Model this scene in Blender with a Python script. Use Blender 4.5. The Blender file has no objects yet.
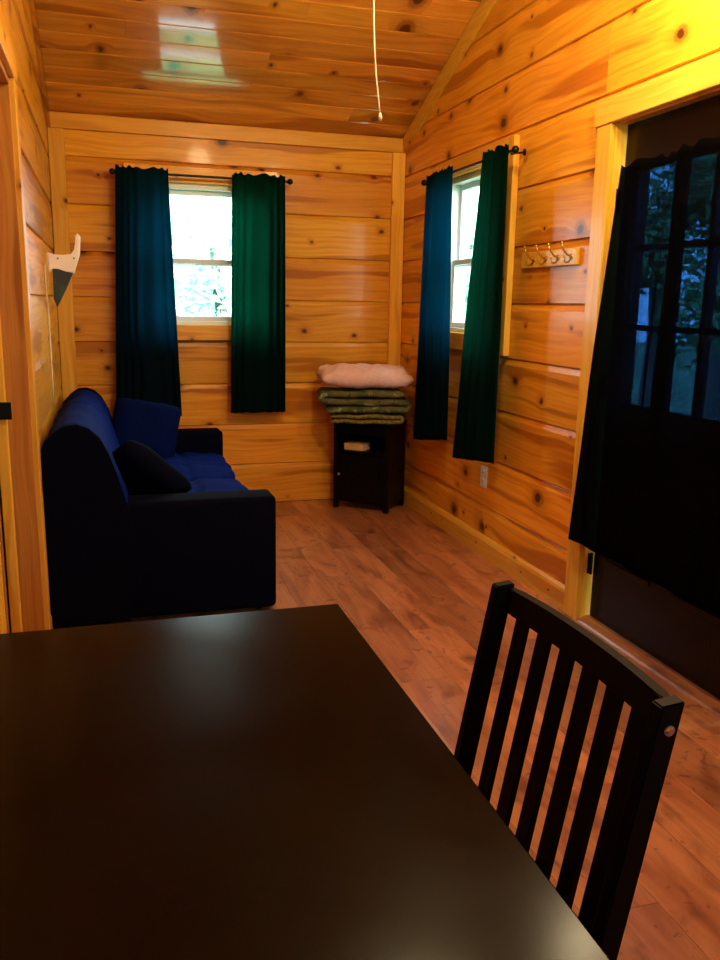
import bpy, bmesh, math, random
from mathutils import Vector, Matrix, noise
random.seed(7)
S = bpy.context.scene
COL = S.collection
PI = math.pi

# ------------------------------------------------------------------ camera
cam_d = bpy.data.cameras.new('camera'); cam = bpy.data.objects.new('camera', cam_d); COL.objects.link(cam)
yaw, pit, rol = 0.29581, 0.20929, 0.01733
fw = Vector((math.sin(yaw)*math.cos(pit), math.cos(yaw)*math.cos(pit), -math.sin(pit)))
rt = Vector((math.cos(yaw), -math.sin(yaw), 0)); up = rt.cross(fw)
r2 = rt*math.cos(rol)+up*math.sin(rol); u2 = up*math.cos(rol)-rt*math.sin(rol)
cam.matrix_world = Matrix(((r2.x, u2.x, -fw.x, 0), (r2.y, u2.y, -fw.y, 0), (r2.z, u2.z, -fw.z, 1.338), (0, 0, 0, 1)))
cam_d.sensor_fit = 'AUTO'; cam_d.sensor_width = 36; cam_d.lens = 831.16/960*36
cam_d.clip_start = 0.02
S.camera = cam

# ------------------------------------------------------------------ world, light, exposure
W = bpy.data.worlds.new('world'); S.world = W; W.use_nodes = True
wt = W.node_tree; bg = wt.nodes['Background']
wtc = wt.nodes.new('ShaderNodeTexCoord'); wnz = wt.nodes.new('ShaderNodeTexNoise'); wnz.inputs['Scale'].default_value = 3.0
wrp = wt.nodes.new('ShaderNodeValToRGB')
wrp.color_ramp.elements[0].color = (.45, .85, 1.0, 1); wrp.color_ramp.elements[0].position = .35
wrp.color_ramp.elements[1].color = (.9, 1.0, 1.0, 1); wrp.color_ramp.elements[1].position = .6
wt.links.new(wtc.outputs['Generated'], wnz.inputs['Vector']); wt.links.new(wnz.outputs['Fac'], wrp.inputs[0]); wt.links.new(wrp.outputs[0], bg.inputs[0])
bg.inputs[1].default_value = 14.0

def portal(loc, rot, sx, sy):
    l = bpy.data.lights.new('window_portal', 'AREA'); l.shape = 'RECTANGLE'; l.size = sx; l.size_y = sy
    l.cycles.is_portal = True
    o = bpy.data.objects.new('window_portal', l); o.location = loc; o.rotation_euler = rot; COL.objects.link(o)
XL, XR, YB, YN = -0.274, 1.932, 5.458, -1.06      # room faces
PK = 0.27                                          # log siding exposure
EAVE, SL = 2.395, 0.40
RY = 2.2                                           # ridge
def ceil_z(y): return EAVE+SL*(YB-y) if y >= RY else EAVE+SL*(YB-RY)-SL*(RY-y)
portal((.61, YB+.16, 1.61), (-PI/2, 0, 0), .76, .88)
portal((XR+.16, 4.28, 1.61), (0, PI/2, 0), .88, .78)
portal((XR+.16, 2.52, 1.41), (0, PI/2, 0), .95, .9)
portal((.9, YN-.16, 1.6), (PI/2, 0, 0), .8, .8)

def lamp(loc, power, rad, col):
    l = bpy.data.lights.new('lamp_bulb', 'POINT'); l.energy = power; l.shadow_soft_size = rad; l.color = col
    o = bpy.data.objects.new('lamp_bulb', l); o.location = loc; COL.objects.link(o)
lamp((.95, 2.2, 2.70), 62, .10, (1.0, .80, .42))
lamp((1.66, 2.36, 2.56), 34, .07, (1.0, .80, .46))
vs = S.view_settings
S.display_settings.display_device = 'sRGB'
vs.view_transform = 'Standard'; vs.look = 'None'; vs.gamma = 1; vs.use_curve_mapping = False
vs.exposure = 0.35

# ------------------------------------------------------------------ materials
def N(t, k, **kw):
    n = t.nodes.new(k)
    for a, b in kw.items():
        if a.startswith('_'): n.inputs[a[1:].replace('_', ' ')].default_value = b
        else: setattr(n, a, b)
    return n
def mat(name):
    m = bpy.data.materials.new(name); m.use_nodes = True
    return m, m.node_tree, m.node_tree.nodes['Principled BSDF']
def c4(c): return (c[0], c[1], c[2], 1)
def math_n(t, op, a, b=None):
    n = N(t, 'ShaderNodeMath', operation=op)
    for i, v in enumerate((a, b)):
        if v is None: continue
        if isinstance(v, (int, float)): n.inputs[i].default_value = v
        else: t.links.new(v, n.inputs[i])
    return n.outputs[0]
def mix_c(t, f, a, b, mode='MIX'):
    n = N(t, 'ShaderNodeMix', data_type='RGBA', blend_type=mode)
    for i, v in ((0, f), (6, a), (7, b)):
        if isinstance(v, (int, float)): n.inputs[i].default_value = v
        elif isinstance(v, tuple): n.inputs[i].default_value = v
        else: t.links.new(v, n.inputs[i])
    return n.outputs[2]
def ramp(t, f, a, b):
    n = N(t, 'ShaderNodeMapRange', interpolation_type='SMOOTHSTEP')
    t.links.new(f, n.inputs[0]); n.inputs[1].default_value = a; n.inputs[2].default_value = b
    return n.outputs[0]

def pine(name, light, mid, dark, knotc=(.060, .014, .004), rough=.30, knot_scale=4.0, streak=.75, coat=.05):
    m, t, p = mat(name)
    uv = N(t, 'ShaderNodeUVMap', uv_map='UVMap'); b2 = N(t, 'ShaderNodeUVMap', uv_map='board')
    sx = N(t, 'ShaderNodeSeparateXYZ'); t.links.new(uv.outputs[0], sx.inputs[0])
    sb = N(t, 'ShaderNodeSeparateXYZ'); t.links.new(b2.outputs[0], sb.inputs[0])
    U, V, B, B2 = sx.outputs[0], sx.outputs[1], sb.outputs[0], sb.outputs[1]
    # knots: irregular cells, elliptical
    cv = N(t, 'ShaderNodeCombineXYZ'); t.links.new(math_n(t, 'MULTIPLY', U, .78), cv.inputs[0]); t.links.new(V, cv.inputs[1])
    wob = N(t, 'ShaderNodeTexNoise', _Scale=22.0, _Detail=2.0); t.links.new(uv.outputs[0], wob.inputs['Vector'])
    wv = N(t, 'ShaderNodeVectorMath', operation='SCALE'); wv.inputs['Scale'].default_value = .018; t.links.new(wob.outputs['Color'], wv.inputs[0])
    av = N(t, 'ShaderNodeVectorMath', operation='ADD'); t.links.new(cv.outputs[0], av.inputs[0]); t.links.new(wv.outputs[0], av.inputs[1])
    vo = N(t, 'ShaderNodeTexVoronoi', voronoi_dimensions='2D', _Scale=knot_scale, _Randomness=1.0); t.links.new(av.outputs[0], vo.inputs['Vector'])
    dist = math_n(t, 'DIVIDE', vo.outputs['Distance'], knot_scale)          # metres
    rs = N(t, 'ShaderNodeSeparateColor'); t.links.new(vo.outputs['Color'], rs.inputs[0])
    has = ramp(t, rs.outputs[0], .28, .32)
    rad = math_n(t, 'ADD', math_n(t, 'MULTIPLY', math_n(t, 'POWER', rs.outputs[1], 2.5), .024), .0075)
    nd = math_n(t, 'DIVIDE', dist, rad)
    kmask = math_n(t, 'MULTIPLY', math_n(t, 'SUBTRACT', 1.0, ramp(t, nd, .55, 1.15)), has)
    halo = math_n(t, 'MULTIPLY', math_n(t, 'SUBTRACT', 1.0, ramp(t, nd, .8, 4.2)), has)
    # grain bends round the knots
    low = N(t, 'ShaderNodeTexNoise', _Scale=1.6, _Detail=1.0); t.links.new(uv.outputs[0], low.inputs['Vector'])
    V2 = math_n(t, 'ADD', math_n(t, 'ADD', V, math_n(t, 'MULTIPLY', halo, .022)), math_n(t, 'MULTIPLY', low.outputs['Fac'], .09))
    g = N(t, 'ShaderNodeCombineXYZ'); t.links.new(math_n(t, 'MULTIPLY', U, .55), g.inputs[0]); t.links.new(math_n(t, 'MULTIPLY', V2, 16.0), g.inputs[1])
    gn = N(t, 'ShaderNodeTexNoise', _Scale=3.4, _Detail=3.0, _Roughness=.55); t.links.new(g.outputs[0], gn.inputs['Vector'])
    fine = N(t, 'ShaderNodeCombineXYZ'); t.links.new(math_n(t, 'MULTIPLY', U, 6.0), fine.inputs[0]); t.links.new(math_n(t, 'MULTIPLY', V2, 260.0), fine.inputs[1])
    fn = N(t, 'ShaderNodeTexNoise', _Scale=1.0, _Detail=2.0); t.links.new(fine.outputs[0], fn.inputs['Vector'])
    s = N(t, 'ShaderNodeCombineXYZ'); t.links.new(math_n(t, 'MULTIPLY', U, .45), s.inputs[0]); t.links.new(math_n(t, 'MULTIPLY', V2, 6.5), s.inputs[1])
    sn = N(t, 'ShaderNodeTexNoise', _Scale=1.5, _Detail=2.0); t.links.new(s.outputs[0], sn.inputs['Vector'])
    heart = math_n(t, 'MULTIPLY', ramp(t, sn.outputs['Fac'], .54, .62), streak)
    col = mix_c(t, ramp(t, gn.outputs['Fac'], .35, .68), c4(light), c4(mid))
    col = mix_c(t, heart, col, c4(dark))
    col = mix_c(t, math_n(t, 'MULTIPLY', ramp(t, fn.outputs['Fac'], .5, .8), .25), col, c4(dark))
    hv = N(t, 'ShaderNodeHueSaturation'); t.links.new(col, hv.inputs['Color'])
    t.links.new(math_n(t, 'ADD', math_n(t, 'MULTIPLY', B, .34), .83), hv.inputs['Value'])
    t.links.new(math_n(t, 'ADD', math_n(t, 'MULTIPLY', B2, .016), .494), hv.inputs['Hue'])
    col = mix_c(t, math_n(t, 'MULTIPLY', halo, .45), hv.outputs[0], c4(dark))
    ring = math_n(t, 'MULTIPLY', math_n(t, 'MULTIPLY', ramp(t, nd, .75, 1.1), math_n(t, 'SUBTRACT', 1.0, ramp(t, nd, 1.1, 1.7))), has)
    col = mix_c(t, math_n(t, 'MULTIPLY', ring, .6), col, c4([q*.6 for q in dark]))
    col = mix_c(t, math_n(t, 'MULTIPLY', kmask, .95), col, c4(knotc))
    t.links.new(col, p.inputs['Base Color'])
    t.links.new(math_n(t, 'ADD', math_n(t, 'MULTIPLY', gn.outputs['Fac'], .10), rough-.05), p.inputs['Roughness'])
    p.inputs['Coat Weight'].default_value = coat; p.inputs['Coat Roughness'].default_value = .08; p.inputs['Specular IOR Level'].default_value = .16
    if coat > .9: p.inputs['Coat IOR'].default_value = 1.7
    bp = N(t, 'ShaderNodeBump', _Strength=.25, _Distance=.002); t.links.new(gn.outputs['Fac'], bp.inputs['Height']); t.links.new(bp.outputs[0], p.inputs['Normal'])
    return m
M_WALL = pine('varnished_pine', (.80, .365, .030), (.68, .265, .016), (.40, .105, .006))
M_TRIM = pine('pine_trim', (.82, .46, .060), (.74, .37, .035), (.52, .18, .012), knot_scale=3.0, streak=.4)
M_CEIL = pine('ceiling_pine', (.74, .33, .045), (.62, .235, .025), (.34, .09, .010), rough=.30, knot_scale=4.2, coat=1.0)
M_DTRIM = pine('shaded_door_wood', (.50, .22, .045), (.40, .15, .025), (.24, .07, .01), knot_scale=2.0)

def laminate():
    m, t, p = mat('laminate_floor')
    uv = N(t, 'ShaderNodeUVMap', uv_map='UVMap'); b2 = N(t, 'ShaderNodeUVMap', uv_map='board')
    sx = N(t, 'ShaderNodeSeparateXYZ'); t.links.new(uv.outputs[0], sx.inputs[0])
    sb = N(t, 'ShaderNodeSeparateXYZ'); t.links.new(b2.outputs[0], sb.inputs[0])
    U, V = sx.outputs[0], sx.outputs[1]
    def nz(us, vs_, sc, det=3.0, dis=0.0):
        c = N(t, 'ShaderNodeCombineXYZ'); t.links.new(math_n(t, 'MULTIPLY', U, us), c.inputs[0]); t.links.new(math_n(t, 'MULTIPLY', V, vs_), c.inputs[1])
        n = N(t, 'ShaderNodeTexNoise', _Scale=sc, _Detail=det, _Distortion=dis); t.links.new(c.outputs[0], n.inputs['Vector']); return n.outputs['Fac']
    a = nz(1.0, 5.0, 2.2, 4.0, .8); b = nz(1.0, 30.0, 2.0, 3.0, .6); c = nz(1.3, 3.2, 2.3, 5.0, 1.2); d = nz(5, 5, 3.0, 5.0, 1.6)
    col = mix_c(t, ramp(t, a, .35, .7), (.46, .185, .078, 1), (.30, .100, .040, 1))
    col = mix_c(t, math_n(t, 'MULTIPLY', ramp(t, b, .45, .75), .35), col, (.17, .045, .018, 1))
    col = mix_c(t, math_n(t, 'MULTIPLY', ramp(t, c, .50, .76), .8), col, (.105, .026, .014, 1))
    col = mix_c(t, math_n(t, 'MULTIPLY', ramp(t, d, .60, .68), .6), col, (.10, .018, .020, 1))
    hv = N(t, 'ShaderNodeHueSaturation'); t.links.new(col, hv.inputs['Color'])
    t.links.new(math_n(t, 'ADD', math_n(t, 'MULTIPLY', sb.outputs[0], .45), .78), hv.inputs['Value'])
    t.links.new(hv.outputs[0], p.inputs['Base Color'])
    p.inputs['Roughness'].default_value = .36; p.inputs['Coat Weight'].default_value = .5; p.inputs['Coat Roughness'].default_value = .22
    return m
M_FLOOR = laminate()

def plain(name, col, rough=.5, metal=0.0, spec=.5, bump=0, scale=60, var=0.0, coat=0.0):
    m, t, p = mat(name)
    p.inputs['Base Color'].default_value = c4(col); p.inputs['Roughness'].default_value = rough
    p.inputs['Metallic'].default_value = metal; p.inputs['Specular IOR Level'].default_value = spec
    p.inputs['Coat Weight'].default_value = coat
    tc = N(t, 'ShaderNodeTexCoord'); n = N(t, 'ShaderNodeTexNoise', _Scale=scale, _Detail=3.0); t.links.new(tc.outputs['Object'], n.inputs['Vector'])
    if var:
        c = mix_c(t, ramp(t, n.outputs['Fac'], .3, .7), c4([x*(1-var) for x in col]), c4([min(1, x*(1+var)) for x in col]))
        t.links.new(c, p.inputs['Base Color'])
    if bump:
        bp = N(t, 'ShaderNodeBump', _Strength=bump, _Distance=.002); t.links.new(n.outputs['Fac'], bp.inputs['Height']); t.links.new(bp.outputs[0], p.inputs['Normal'])
    return m
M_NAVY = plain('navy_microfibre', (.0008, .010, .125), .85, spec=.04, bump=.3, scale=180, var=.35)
M_NAVY_SHADE = plain('shaded_navy_microfibre', (.0008, .0013, .0075), .9, spec=.05, bump=.3, scale=180, var=.3)  # shaded copy of the navy fabric: shade is put into the colour
M_PILN = plain('navy_pillow_cloth', (.0010, .0050, .050), .9, spec=.04, bump=.3, scale=150, var=.3)
M_BLACK = plain('black_painted_wood', (.0022, .0014, .001), .38, spec=.2, var=.2, scale=20)
M_CHAIR = plain('espresso_chair_wood', (.0012, .0009, .0010), .45, spec=.06, var=.2, scale=20)
M_METAL = plain('black_metal', (.01, .009, .008), .35, metal=.6)
M_BRASS = plain('brass', (.62, .42, .12), .28, metal=1.0)
M_STEEL = plain('steel', (.45, .5, .6), .3, metal=1.0)
M_WHITE = plain('white_plastic', (.78, .76, .70), .4, var=.04, scale=12)
M_VINYL = plain('white_vinyl', (.80, .85, .85), .35)
M_CORD = plain('white_cord', (.80, .70, .55), .6)
M_GREEN = plain('dark_green_panel', (.018, .035, .016), .5, var=.5, scale=14)
M_SHEET = plain('pale_pink_cotton', (.74, .50, .46), .75, bump=.2, scale=40, var=.06)
M_TAN = plain('tan_paper', (.60, .36, .12), .6, var=.1, scale=20)
M_DOOR = plain('dark_brown_door_paint', (.007, .0022, .0012), .25, spec=.15, var=.12, scale=6)
M_GROUND = plain('grass_ground', (.10, .22, .09), .95, var=.4, scale=3)
M_BARK = plain('bark', (.16, .13, .11), .9, bump=.5, scale=20, var=.3)
M_LEAF = plain('overexposed_leaf', (.50, .78, .70), .6, var=.25, scale=2)  # leaf colour whitened to imitate overexposed daylight
M_LEAFG = plain('green_leaf', (.10, .40, .14), .6, var=.35, scale=2)
M_ROOFING = plain('roofing', (.05, .05, .05), .9)
M_NAIL = plain('nail_head', (.03, .02, .015), .5, metal=.5)

def camo():
    m, t, p = mat('olive_patterned_cotton')
    tc = N(t, 'ShaderNodeTexCoord')
    n = N(t, 'ShaderNodeTexNoise', _Scale=16.0, _Detail=2.0, _Distortion=1.0); t.links.new(tc.outputs['Object'], n.inputs['Vector'])
    n2 = N(t, 'ShaderNodeTexNoise', _Scale=9.0, _Detail=2.0); t.links.new(tc.outputs['Object'], n2.inputs['Vector'])
    c = mix_c(t, ramp(t, n2.outputs['Fac'], .46, .54), (.045, .062, .016, 1), (.095, .085, .020, 1))
    c = mix_c(t, ramp(t, n.outputs['Fac'], .60, .64), c, (.22, .22, .12, 1))
    c = mix_c(t, math_n(t, 'SUBTRACT', 1.0, ramp(t, n.outputs['Fac'], .36, .40)), c, (.018, .026, .008, 1))
    t.links.new(c, p.inputs['Base Color']); p.inputs['Roughness'].default_value = .85
    return m
M_CAMO = camo()
M_OLIVE = plain('olive_yellow_fleece', (.17, .135, .025), .9, bump=.4, scale=60, var=.5)

def tabletop():
    m, t, p = mat('espresso_tabletop')
    tc = N(t, 'ShaderNodeTexCoord')
    n = N(t, 'ShaderNodeTexNoise', _Scale=2.6, _Detail=4.0, _Distortion=.6); t.links.new(tc.outputs['Object'], n.inputs['Vector'])
    c = mix_c(t, ramp(t, n.outputs['Fac'], .3, .7), (.0018, .0009, .0004, 1), (.0035, .002, .001, 1))
    sp = N(t, 'ShaderNodeTexVoronoi', _Scale=7.0); t.links.new(tc.outputs['Object'], sp.inputs['Vector'])
    c = mix_c(t, math_n(t, 'MULTIPLY', math_n(t, 'SUBTRACT', 1.0, ramp(t, sp.outputs['Distance'], .012, .02)), .5), c, (.20, .16, .10, 1))
    t.links.new(c, p.inputs['Base Color'])
    t.links.new(math_n(t, 'ADD', math_n(t, 'MULTIPLY', n.outputs['Fac'], .20), .09), p.inputs['Roughness'])
    p.inputs['Specular IOR Level'].default_value = .08
    return m
M_TABLE = tabletop()

def curtain_mat(name, diff, trans, thru=0.0, amt=.5):
    m = bpy.data.materials.new(name); m.use_nodes = True; t = m.node_tree; t.nodes.clear()
    out = N(t, 'ShaderNodeOutputMaterial')
    d = N(t, 'ShaderNodeBsdfDiffuse'); d.inputs[0].default_value = c4(diff)
    tr = N(t, 'ShaderNodeBsdfTranslucent'); tr.inputs[0].default_value = c4(trans)
    tc = N(t, 'ShaderNodeTexCoord'); w = N(t, 'ShaderNodeTexNoise', _Scale=260.0, _Detail=1.0); t.links.new(tc.outputs['Object'], w.inputs['Vector'])
    bp = N(t, 'ShaderNodeBump', _Strength=.3, _Distance=.001); t.links.new(w.outputs['Fac'], bp.inputs['Height']); t.links.new(bp.outputs[0], d.inputs['Normal'])
    mx = N(t, 'ShaderNodeMixShader'); mx.inputs[0].default_value = amt
    t.links.new(d.outputs[0], mx.inputs[1]); t.links.new(tr.outputs[0], mx.inputs[2])
    last = mx.outputs[0]
    if thru:
        tp = N(t, 'ShaderNodeBsdfTransparent'); tp.inputs[0].default_value = (.28, .55, 1.0, 1)
        m2 = N(t, 'ShaderNodeMixShader'); m2.inputs[0].default_value = thru
        t.links.new(last, m2.inputs[1]); t.links.new(tp.outputs[0], m2.inputs[2]); last = m2.outputs[0]
    t.links.new(last, out.inputs[0])
    return m
M_CB = curtain_mat('teal_blue_curtain', (.003, .010, .016), (.000, .17, .25))
M_CG = curtain_mat('teal_green_curtain', (.003, .011, .010), (.000, .23, .16))
M_CD = curtain_mat('black_sheer_curtain', (.0022, .0018, .0012), (.002, .004, .006), thru=.17, amt=.15)

def glass():
    m = bpy.data.materials.new('window_glass'); m.use_nodes = True; t = m.node_tree; t.nodes.clear()
    out = N(t, 'ShaderNodeOutputMaterial'); tp = N(t, 'ShaderNodeBsdfTransparent'); tp.inputs[0].default_value = (.93, .98, .97, 1)
    gl = N(t, 'ShaderNodeBsdfGlossy'); gl.inputs['Roughness'].default_value = .02
    fr = N(t, 'ShaderNodeFresnel', _IOR=1.45); mx = N(t, 'ShaderNodeMixShader')
    gm = N(t, 'ShaderNodeNewGeometry'); t.links.new(math_n(t, 'MULTIPLY', fr.outputs[0], math_n(t, 'SUBTRACT', 1.0, gm.outputs['Backfacing'])), mx.inputs[0]); t.links.new(tp.outputs[0], mx.inputs[1]); t.links.new(gl.outputs[0], mx.inputs[2]); t.links.new(mx.outputs[0], out.inputs[0])
    return m
M_GLASS = glass()
def bulbmat():
    m, t, p = mat('lit_lamp_glass'); p.inputs['Base Color'].default_value = (.9, .85, .7, 1)
    p.inputs['Emission Color'].default_value = (1, .72, .4, 1); p.inputs['Emission Strength'].default_value = 6
    return m
M_BULB = bulbmat()

# ------------------------------------------------------------------ mesh helpers
class MB:
    def __init__(s): s.bm = bmesh.new(); s.uv = s.bm.loops.layers.uv.new('UVMap'); s.bd = s.bm.loops.layers.uv.new('board')
    def faces_uv(s, faces, ax, rnd=None):
        if rnd is None: rnd = (random.random(), random.random())
        o = (rnd[0]*37.3, rnd[1]*23.7)
        others = [i for i in range(3) if i != ax]
        for f in faces:
            for l in f.loops:
                c = l.vert.co
                l[s.uv].uv = (c[ax]+o[0], c[others[0]]+c[others[1]]+o[1]); l[s.bd].uv = rnd
    def box(s, x0, x1, y0, y1, z0, z1, ax=None, bev=0.0, seg=1, mtx=None, rnd=None):
        if ax is None: ax = max(range(3), key=lambda i: (x1-x0, y1-y0, z1-z0)[i])
        r = bmesh.ops.create_cube(s.bm, size=1); vs_ = r['verts']
        for v in vs_: v.co = Vector(((x0+x1)/2+v.co.x*(x1-x0), (y0+y1)/2+v.co.y*(y1-y0), (z0+z1)/2+v.co.z*(z1-z0)))
        fs = list({f for v in vs_ for f in v.link_faces})
        if bev:
            es = list({e for v in vs_ for e in v.link_edges})
            rb = bmesh.ops.bevel(s.bm, geom=es, offset=bev, segments=seg, affect='EDGES', profile=.5)
            fs = list({f for f in rb['faces']} | {f for f in fs if f.is_valid})
            fs = list({f for f0 in fs for v in f0.verts for f in v.link_faces})
        s.faces_uv(fs, ax, rnd)
        if mtx is not None:
            for v in {v for f in fs for v in f.verts}: v.co = mtx @ v.co
        return fs
    def prism(s, prof, axis, a, b, rnd=None, close=True, uvax=None):
        # prof: points in the two axes other than `axis`, extruded from a to b
        o = [i for i in range(3) if i != axis]
        def mk(p, t):
            c = [0, 0, 0]; c[o[0]], c[o[1]] = p; c[axis] = t; return s.bm.verts.new(c)
        A = [mk(p, a) for p in prof]; B = [mk(p, b) for p in prof]; n = len(prof); fs = []
        for i in range(n):
            j = (i+1) % n
            fs.append(s.bm.faces.new((A[i], A[j], B[j], B[i])))
        fs.append(s.bm.faces.new(A[::-1])); fs.append(s.bm.faces.new(B))
        s.faces_uv(fs, axis if uvax is None else uvax, rnd)
        return fs
    def tube(s, pts, rad, seg=10, caps=True):
        pts = [Vector(p) for p in pts]; rings = []
        for i, p in enumerate(pts):
            d = (pts[min(i+1, len(pts)-1)]-pts[max(i-1, 0)]).normalized()
            a = Vector((0, 0, 1)) if abs(d.z) < .9 else Vector((1, 0, 0))
            x = d.cross(a).normalized(); y = d.cross(x)
            r = rad[i] if isinstance(rad, (list, tuple)) else rad
            rings.append([s.bm.verts.new(p+x*r*math.cos(2*PI*k/seg)+y*r*math.sin(2*PI*k/seg)) for k in range(seg)])
        fs = []
        for a, b in zip(rings, rings[1:]):
            for k in range(seg): fs.append(s.bm.faces.new((a[k], a[(k+1) % seg], b[(k+1) % seg], b[k])))
        if caps: fs.append(s.bm.faces.new(rings[0][::-1])); fs.append(s.bm.faces.new(rings[-1]))
        s.faces_uv(fs, 2); return fs
    def ball(s, c, r, sc=(1, 1, 1)):
        rr = bmesh.ops.create_uvsphere(s.bm, u_segments=14, v_segments=10, radius=r)
        for v in rr['verts']: v.co = Vector((c[0]+v.co.x*sc[0], c[1]+v.co.y*sc[1], c[2]+v.co.z*sc[2]))
    def build(s, name, m, parent=None, smooth=False, angle=None):
        bmesh.ops.recalc_face_normals(s.bm, faces=s.bm.faces[:])
        me = bpy.data.meshes.new(name); s.bm.to_mesh(me); s.bm.free()
        if smooth:
            for p in me.polygons: p.use_smooth = True
        me.materials.append(m)
        if smooth and angle is not None: me.set_sharp_from_angle(angle=angle)
        o = bpy.data.objects.new(name, me); COL.objects.link(o)
        if parent is not None:
            o.parent = parent
            o.matrix_parent_inverse = parent.matrix_basis.inverted()
        return o
def tag(o, label=None, cat=None, group=None, kind=None):
    if label: o['label'] = label
    if cat: o['category'] = cat
    if group: o['group'] = group
    if kind: o['kind'] = kind
    return o
def empty(name, loc, rz=0):
    o = bpy.data.objects.new(name, None); o.location = loc; o.rotation_euler = (0, 0, rz); o.empty_display_size = .1
    COL.objects.link(o); return o
def struct(o, label, cat): return tag(o, label, cat, kind='structure')
def solid(o, th, off=0):
    md = o.modifiers.new('thick', 'SOLIDIFY'); md.thickness = th; md.offset = off
def subd(o, n=2):
    md = o.modifiers.new('sub', 'SUBSURF'); md.levels = n; md.render_levels = n

# ------------------------------------------------------------------ log siding walls
def clip_prof(z0, z1, lo, hi):
    """front profile of one siding board (z, inset) between lo and hi; board spans z0..z1"""
    P = [(z0, .006), (z0+.004, 0.0), (z1-.032, 0.0), (z1-.008, .007), (z1, .012)]
    def ins(z):
        for (a, b), (c, d) in zip(P, P[1:]):
            if a <= z <= c: return b+(d-b)*(z-a)/(c-a)
        return P[-1][1]
    r = [(lo, ins(lo))]+[(a, b) for a, b in P if lo+1e-5 < a < hi-1e-5]+[(hi, ins(hi))]
    return r
def siding(name, axis, face, out, u0, u1, openings, top, joints=None, m=M_WALL, gable=False, th=.12):
    """axis 0: wall runs along x; axis 1: along y. face = room-side coordinate, out = +-1 outward direction."""
    mb = MB(); nrow = int(math.ceil(top/PK))
    for k in range(nrow):
        z0, z1 = k*PK, min((k+1)*PK, top) if not gable else (k+1)*PK
        js = [u0]+sorted((joints or {}).get(k, []))+[u1]
        for a, b in zip(js, js[1:]):
            rnd = (random.random(), random.random())
            cuts = sorted({z0, z1}|{z for o in openings for z in (o[2], o[3]) if z0 < z < z1})
            for lo, hi in zip(cuts, cuts[1:]):
                segs = [(a, b)]
                for (oa, ob, oz0, oz1) in openings:
                    if lo >= oz0-1e-6 and hi <= oz1+1e-6:
                        ns = []
                        for (p, q) in segs:
                            if ob <= p or oa >= q: ns.append((p, q)); continue
                            if p < oa: ns.append((p, oa))
                            if q > ob: ns.append((ob, q))
                        segs = ns
                for p, q in segs:
                    pr = [(face+out*i, z) for z, i in clip_prof(k*PK, (k+1)*PK, lo, hi)]
                    pr += [(face+out*th, hi), (face+out*th, lo)]
                    gap = .0006
                    mb.prism(pr, axis, p+gap, q-gap, rnd)
    if gable:
        for (y0, nrm) in ((YB, Vector((0, SL, 1))), (YN, Vector((0, -SL, 1)))):
            co = Vector((0, YB, EAVE+.02)) if nrm.y > 0 else Vector((0, 2*RY-YB, EAVE+.02))
            g = mb.bm.verts[:]+mb.bm.edges[:]+mb.bm.faces[:]
            r = bmesh.ops.bisect_plane(mb.bm, geom=g, plane_co=co, plane_no=nrm, clear_outer=True)
    return mb.build(name, m)
GT = ceil_z(RY)+.02
BWIN = (.235, .985, 1.18, 2.045); RWIN = (3.90, 4.69, 1.18, 2.045); RDOOR = (2.045, 3.015, 0, 2.045)
NWIN = (.5, 1.3, 1.2, 2.0); LDOOR = (2.05, 3.15, 0, 2.04)
struct(siding('wall_back', 0, YB, 1, -1.4, XR+.12, [BWIN], EAVE+.02), 'knotty pine log-siding wall behind the sofa and cabinet', 'wall')
struct(siding('wall_right', 1, XR, 1, YN-.12, YB, [RWIN, RDOOR], GT, {8: [3.10, .2], 6: [1.6], 7: [.9], 9: [2.2], 5: [.4], 2: [1.4], 3: [1.1], 10: [3.6]}, gable=True), 'knotty pine log-siding wall with the entry door and hook rail', 'wall')
struct(siding('wall_left', 1, XL, -1, YN-.12, YB, [LDOOR], GT, {7: [1.7], 6: [1.2], 8: [2.0], 9: [3.0]}, gable=True, th=.10), 'pine wall behind the sofa on the left', 'wall')
struct(siding('wall_front', 0, YN, -1, -1.4, XR+.12, [NWIN], EAVE+.02), 'pine wall behind the viewpoint', 'wall')
struct(siding('wall_outer', 1, -1.4, -1, YN-.12, YB+.12, [], GT, gable=True), 'pine wall of the side room', 'wall')

# floor boards (run along y)
mb = MB(); x = -1.5; row = 0
while x < XR+.12:
    y = YN-.12-random.random()*1.1
    while y < YB+.12:
        L = 1.22; y1 = min(y+L, YB+.12); ys = max(y, YN-.12)
        if y1 > ys+.01:
            mb.box(x+.0004, min(x+.19, XR+.12)-.0004, ys+.0004, y1-.0004, -.02, 0, ax=1, bev=.0006)
        y += L
    x += .19; row += 1
struct(mb.build('floor', M_FLOOR), 'reddish brown laminate plank floor', 'floor')
mb = MB(); mb.box(-1.52, XR+.12, YN-.12, YB+.12, -.15, -.021)
struct(mb.build('floor_slab', M_ROOFING), 'slab under the floor boards', 'floor')

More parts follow.
